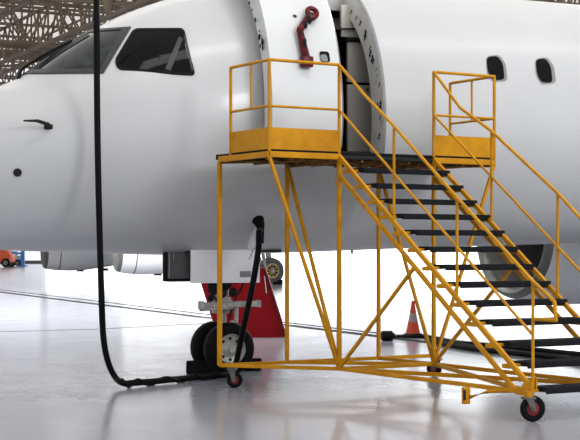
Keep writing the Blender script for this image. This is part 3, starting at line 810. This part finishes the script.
# ------------------------------------------------------------------ parked airplane far behind (engines and main wheel seen under the belly)
bp = thing('airplane', 'second white passenger jet parked far behind, only its engines and wheel showing under the belly', 'airplane', (0,0,0))
TB = math.radians(17); AB = Vector((math.cos(TB), math.sin(TB), 0)); PB_ = Vector((math.sin(TB), -math.cos(TB), 0))
e1 = at(43, 243.5, 64.5); e2 = at(115.5, 243.5, 56.0)
e1.z = 1.74; e2.z = 1.72
for c in (e1, e2): nacelle(bp, c, AB, 1.0, 3.6)
mid = (e1+e2)/2
bm = B(); prof = []
for d, r in [(-11,.05),(-10.7,.5),(-9.5,1.0),(-8,1.35),(-6,1.5),(12,1.5),(18,.9),(21,.3)]:
    prof.append((d, r))
lathe(bm, prof, mid+Vector((0,0,3.35-mid.z)), AB, 40); obj('fuselage', bm, M['paint'], bp)
bm = B()
wv = e2-e1; wv.z = 0
prism(bm, [e1-wv*.9+AB*3.5+Vector((0,0,1.35)), e1-wv*.9+AB*5+Vector((0,0,1.35)), mid+AB*6.5+Vector((0,0,.5)), e2+wv*.9+AB*5+Vector((0,0,1.35)), e2+wv*.9+AB*3.5+Vector((0,0,1.35)), mid+AB*1.5+Vector((0,0,.5))], (0,0,.25)); obj('wing', bm, M['paint'], bp)
for c in (e1, e2):
    bm = B(); prism(bm, [c+AB*.8+Vector((0,0,.95)), c+AB*3.2+Vector((0,0,.9)), c+AB*4+Vector((0,0,1.2)), c+AB*2+Vector((0,0,1.25))], PB_*.2); obj('engine_pylon', bm, M['paint'], bp)
    t_ = c+AB*1.6-Vector((0,0,1.05)); bm = B(); box(bm, t_, (.3,.1,.14), None, .02); obj('drain_fairing', bm, M['dark'], bp); bm = B(); t2 = t_+AB*1.1+Vector((0,0,.02)); box(bm, t2, (.25,.1,.12), None, .02); obj('drain_fairing', bm, M['dark'], bp)
wc = gnd(270.5, 284.5)
WRR = wc.y*13.6/F
hubc = wc+Vector((0,0,WRR))
bm = B(); wa = Vector((.45,-.89,0))
lathe(bm, [(-.2,WRR*.55),(-.22,WRR*.8),(-.16,WRR*.97),(0,WRR),(.16,WRR*.97),(.22,WRR*.8),(.2,WRR*.55)], hubc, wa, 32); w = obj('main_wheel', bm, mat('grey_tyre',(.12,.12,.12),.7,noise=.2), bp)
bm = B(); lathe(bm, [(.2,WRR*.56),(.14,WRR*.5),(.13,.001)], hubc, wa, 24); obj('wheel_hub', bm, M['dark'], w)
bm = B(); lathe(bm, [(.21,WRR*.42),(.24,WRR*.50),(.21,WRR*.56)], hubc, wa, 24); lathe(bm, [(.24,.001),(.24,WRR*.16),(.16,WRR*.2)], hubc, wa, 16)
for k in range(9):
    a = k*2*math.pi/9; u = Vector((0,0,1))*math.sin(a)+Vector((.89,.45,0))*math.cos(a); bar(bm, hubc+wa*.2+u*WRR*.15, hubc+wa*.2+u*WRR*.5, .05, .05)
obj('hub_ring', bm, M['gold'], w, label='gold-coloured spoked hub')
bm = B(); tube(bm, hubc, hubc+Vector((-.3,.3,2.2)), .12, .15); tube(bm, hubc+wa*.25, hubc-wa*.6, .09); tube(bm, hubc+Vector((-.35,-.3,.1)), hubc+Vector((-.7,.2,1.3)), .07); tube(bm, hubc+Vector((-.35,-.32,.9)), hubc+Vector((-.2,-.32,-.1)), .08); obj('main_gear_strut', bm, M['gear'], bp)
ck = gnd(277.5, 284.5)
chock(ck, .1, (.45,.3,.22), 'small black chock against the gold-hubbed wheel far behind the red stand', 'chock at the far airplane')

# ------------------------------------------------------------------ tugs at far left
def tug(c, sc, body, cabm, label, nm, flip=1):
    t = thing(nm, label, 'vehicle', c, -.2, None)
    bm = B(); box(bm, (0,0,.85*sc), (2.3*sc,1.3*sc,.8*sc), None, .12*sc); box(bm, (flip*.3*sc,0,1.5*sc), (1.1*sc,1.1*sc,.9*sc), None, .1*sc); obj('body', bm, body, t)
    bm = B(); box(bm, (flip*-.7*sc,-.62*sc,1.15*sc), (.8*sc,.12*sc,.5*sc), None, .03); obj('side_panel', bm, cabm, t)
    for x in (-.75,.75):
        for y in (-.66,.66):
            bm = B(); c_ = Vector((x*sc,y*sc,.42*sc)); lathe(bm, [(-.12,.001),(-.12,.40*sc),(.12,.40*sc),(.12,.001)], c_, Vector((0,1,0)), 20); w = obj('wheel', bm, M['rubber'], t)
            bm = B(); lathe(bm, [(-.13,.001),(-.14,.22*sc),(-.1,.24*sc)], c_, Vector((0,1,0)), 16); obj('wheel_hub', bm, M['coneband'], w)
    return t
o1 = gnd(1, 267.3); tug(o1, .95, M['orange'], M['orange'], 'orange tow tractor with pale wheel hubs at the far left edge of the floor', 'tow_tractor')
o2 = gnd(14.5, 266.3); cart = tug(o2, .72, M['blue'], M['palegreen'], 'blue ground service cart beside the orange tractor near the far wall', 'service_cart', -1)
bm = B(); c_ = o2+Vector((.75,-1,0)); prism(bm, [c_+Vector((0,0,.1)), c_+Vector((.35,0,.1)), c_+Vector((.35,0,1.55)), c_+Vector((0,0,1.55))], (0,.2,0)); prism(bm, [c_+Vector((-.7,0,1.1)), c_+Vector((0,0,1.1)), c_+Vector((0,0,1.3)), c_+Vector((-.7,0,1.3))], (0,.2,0)); prism(bm, [c_+Vector((-.3,0,0)), c_+Vector((.6,0,0)), c_+Vector((.6,0,.1)), c_+Vector((-.3,0,.1))], (0,.3,0))
bmesh.ops.translate(bm, verts=bm.verts, vec=-o2); bmesh.ops.rotate(bm, verts=bm.verts, cent=(0,0,0), matrix=Matrix.Rotation(.2,3,'Z')); obj('upright_frame', bm, M['blue'], cart)
# ------------------------------------------------------------------ hangar shell
Rz = Matrix.Rotation(TH,3,'Z')
def hg(q, p, z): return P0 + AX*q + PT*p + Vector((0,0,z))
def struct(name, bm, m, smooth=False):
    o = obj(name, bm, m, smooth=smooth); o['kind'] = 'structure'; return o
QA, QB, PA, PB = -60, 150, -142, 45
bm = B(); prism(bm, [hg(QA-10,PA-5,0),hg(QB+10,PA-5,0),hg(QB+10,PB+5,0),hg(QA-10,PB+5,0)], (0,0,-.3)); struct('floor', bm, M['floor'])
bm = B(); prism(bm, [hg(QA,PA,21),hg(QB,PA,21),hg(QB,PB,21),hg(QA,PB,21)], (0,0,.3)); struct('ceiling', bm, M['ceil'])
# back wall: solid part at left, daylit translucent door at right
wq = [None]
def q_at(px, p):
    k = (px-290)/F; a = P0+PT*p; return (k*a.y-a.x)/(AX.x-k*AX.y)
qs = q_at(47, PA)
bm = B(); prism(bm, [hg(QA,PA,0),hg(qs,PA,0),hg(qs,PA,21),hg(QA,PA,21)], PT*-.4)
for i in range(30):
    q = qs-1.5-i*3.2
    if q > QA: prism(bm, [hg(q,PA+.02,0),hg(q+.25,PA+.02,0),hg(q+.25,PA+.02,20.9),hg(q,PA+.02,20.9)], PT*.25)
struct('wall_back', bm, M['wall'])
bm = B(); prism(bm, [hg(QA,PA+.3,0),hg(qs,PA+.3,0),hg(qs,PA+.3,.35),hg(QA,PA+.3,.35)], PT*.05); struct('baseboard_back', bm, M['walltrim'])
bm = B(); prism(bm, [hg(qs,PA,0),hg(QB,PA,0),hg(QB,PA,21),hg(qs,PA,21)], PT*-.4); struct('window_1', bm, M['day'])
bm = B(); prism(bm, [hg(QB,PA,0),hg(QB,PB,0),hg(QB,PB,21),hg(QB,PA,21)], AX*.4); struct('wall_right', bm, M['wall'])
bm = B(); prism(bm, [hg(QA,PA,0),hg(QA,PB,0),hg(QA,PB,21),hg(QA,PA,21)], AX*-.4); struct('wall_left', bm, M['wall'])
# roof trusses
def truss(c0, d, Lt, zb, dep, step, label, group, half=.9):
    """box truss: two lower chords, two upper chords, webs"""
    t = thing('roof_truss', label, 'roof truss', c0, 0, group)
    s = Vector((-d.y, d.x, 0)); up = Vector((0,0,1))
    z0 = Vector((0,0,zb))
    for sd in (-1, 1):
        bm = B(); bar(bm, z0+s*sd*half, z0+s*sd*half+d*Lt, .22, .22); obj('bottom_chord', bm, M['truss'], t)
        bm = B(); bar(bm, z0+s*sd*half+up*dep, z0+s*sd*half+d*Lt+up*dep, .18, .18); obj('top_chord', bm, M['truss'], t)
    bm = B(); nn_ = int(Lt/step)
    for i in range(nn_):
        p = z0+d*(i*step); q = p+d*step; m = p+d*step*.5
        for sd in (-1, 1):
            bar(bm, p+s*sd*half, m+s*sd*half+up*dep, .11, .11); bar(bm, m+s*sd*half+up*dep, q+s*sd*half, .11, .11)
            if i%2 == 0: bar(bm, p+s*sd*half, p+s*sd*half+up*dep, .12, .12)
        bar(bm, p-s*half, p+s*half, .13, .13); bar(bm, p-s*half, q+s*half, .10, .10); bar(bm, m-s*half+up*dep, m+s*half+up*dep, .10, .10)
    obj('web_members', bm, M['truss'], t)
    return t
for i in range(-5,8):
    truss(hg(2+7.2*i, -45, 0), -PT, 94, 14.6, 3.3, 4.4, 'brown steel lattice roof truss running away over the airplane', 'long roof trusses')
for i in range(7):
    truss(hg(-48, -54-12*i, 0), AX, 112, 14.9+(.9 if i%2 else 0), 3.4, 4.2, 'brown steel lattice roof truss crossing the long trusses', 'cross roof trusses')
# thin purlins & bracing rods under the roof skin
bm = B()
for i in range(13):
    p = -48-7.2*i; bar(bm, hg(-50,p,20.4), hg(70,p,20.4), .22, .22)
for i in range(-7,10):
    q = 0+6.4*i; bar(bm, hg(q,-45,20.1), hg(q,-140,20.1), .16, .16)
o = obj('trim_4', bm, M['truss']); o['kind'] = 'structure'

# ------------------------------------------------------------------ light
w = bpy.data.worlds.new('world'); S.world = w; w.use_nodes = True
w.node_tree.nodes['Background'].inputs['Color'].default_value = (.9,.93,1,1); w.node_tree.nodes['Background'].inputs['Strength'].default_value = 1.2
def area(name, loc, size, sy, power, target, col=(1,1,1)):
    l = bpy.data.lights.new(name, 'AREA'); l.shape = 'RECTANGLE'; l.size = size; l.size_y = sy; l.energy = power; l.color = col
    o = bpy.data.objects.new(name, l); COL.objects.link(o); o.location = loc
    d = Vector(target)-Vector(loc); o.rotation_euler = d.to_track_quat('-Z','Y').to_euler(); return o
area('fill_lamp', (4, 12, 17), 10, 2.2, 560, (2,19,3), (1,.98,.95))  # unseen overhead lamp, added to brighten the fuselage top
area('fill_lamp', (15, 2, 10), 6, 4, 1800, (8,22,3.2), (.98,.99,1))  # added lamp out of frame at front right, lifts the right fuselage
area('fill_lamp', (15, 42, 13), 10, 4, 4500, (8,30,0), (.97,.98,1))  # added lamp: whitens the floor so its bounce lifts the starboard nacelle
area('fill_lamp', (-6, 32, 15), 14, 4, 9000, (-6,58,0), (.97,.98,1))  # added lamp brightening the far engines and the floor around them
area('fill_lamp', (-7, 13, 17), 8, 2.2, 60, (-1,19,3), (1,.98,.95))  # weak unseen lamp over the nose, added for punch
area('fill_lamp', (13, 17, 17), 8, 2.2, 200, (7,22,3), (.97,.98,1))  # unseen lamp above the right fuselage, added for punch
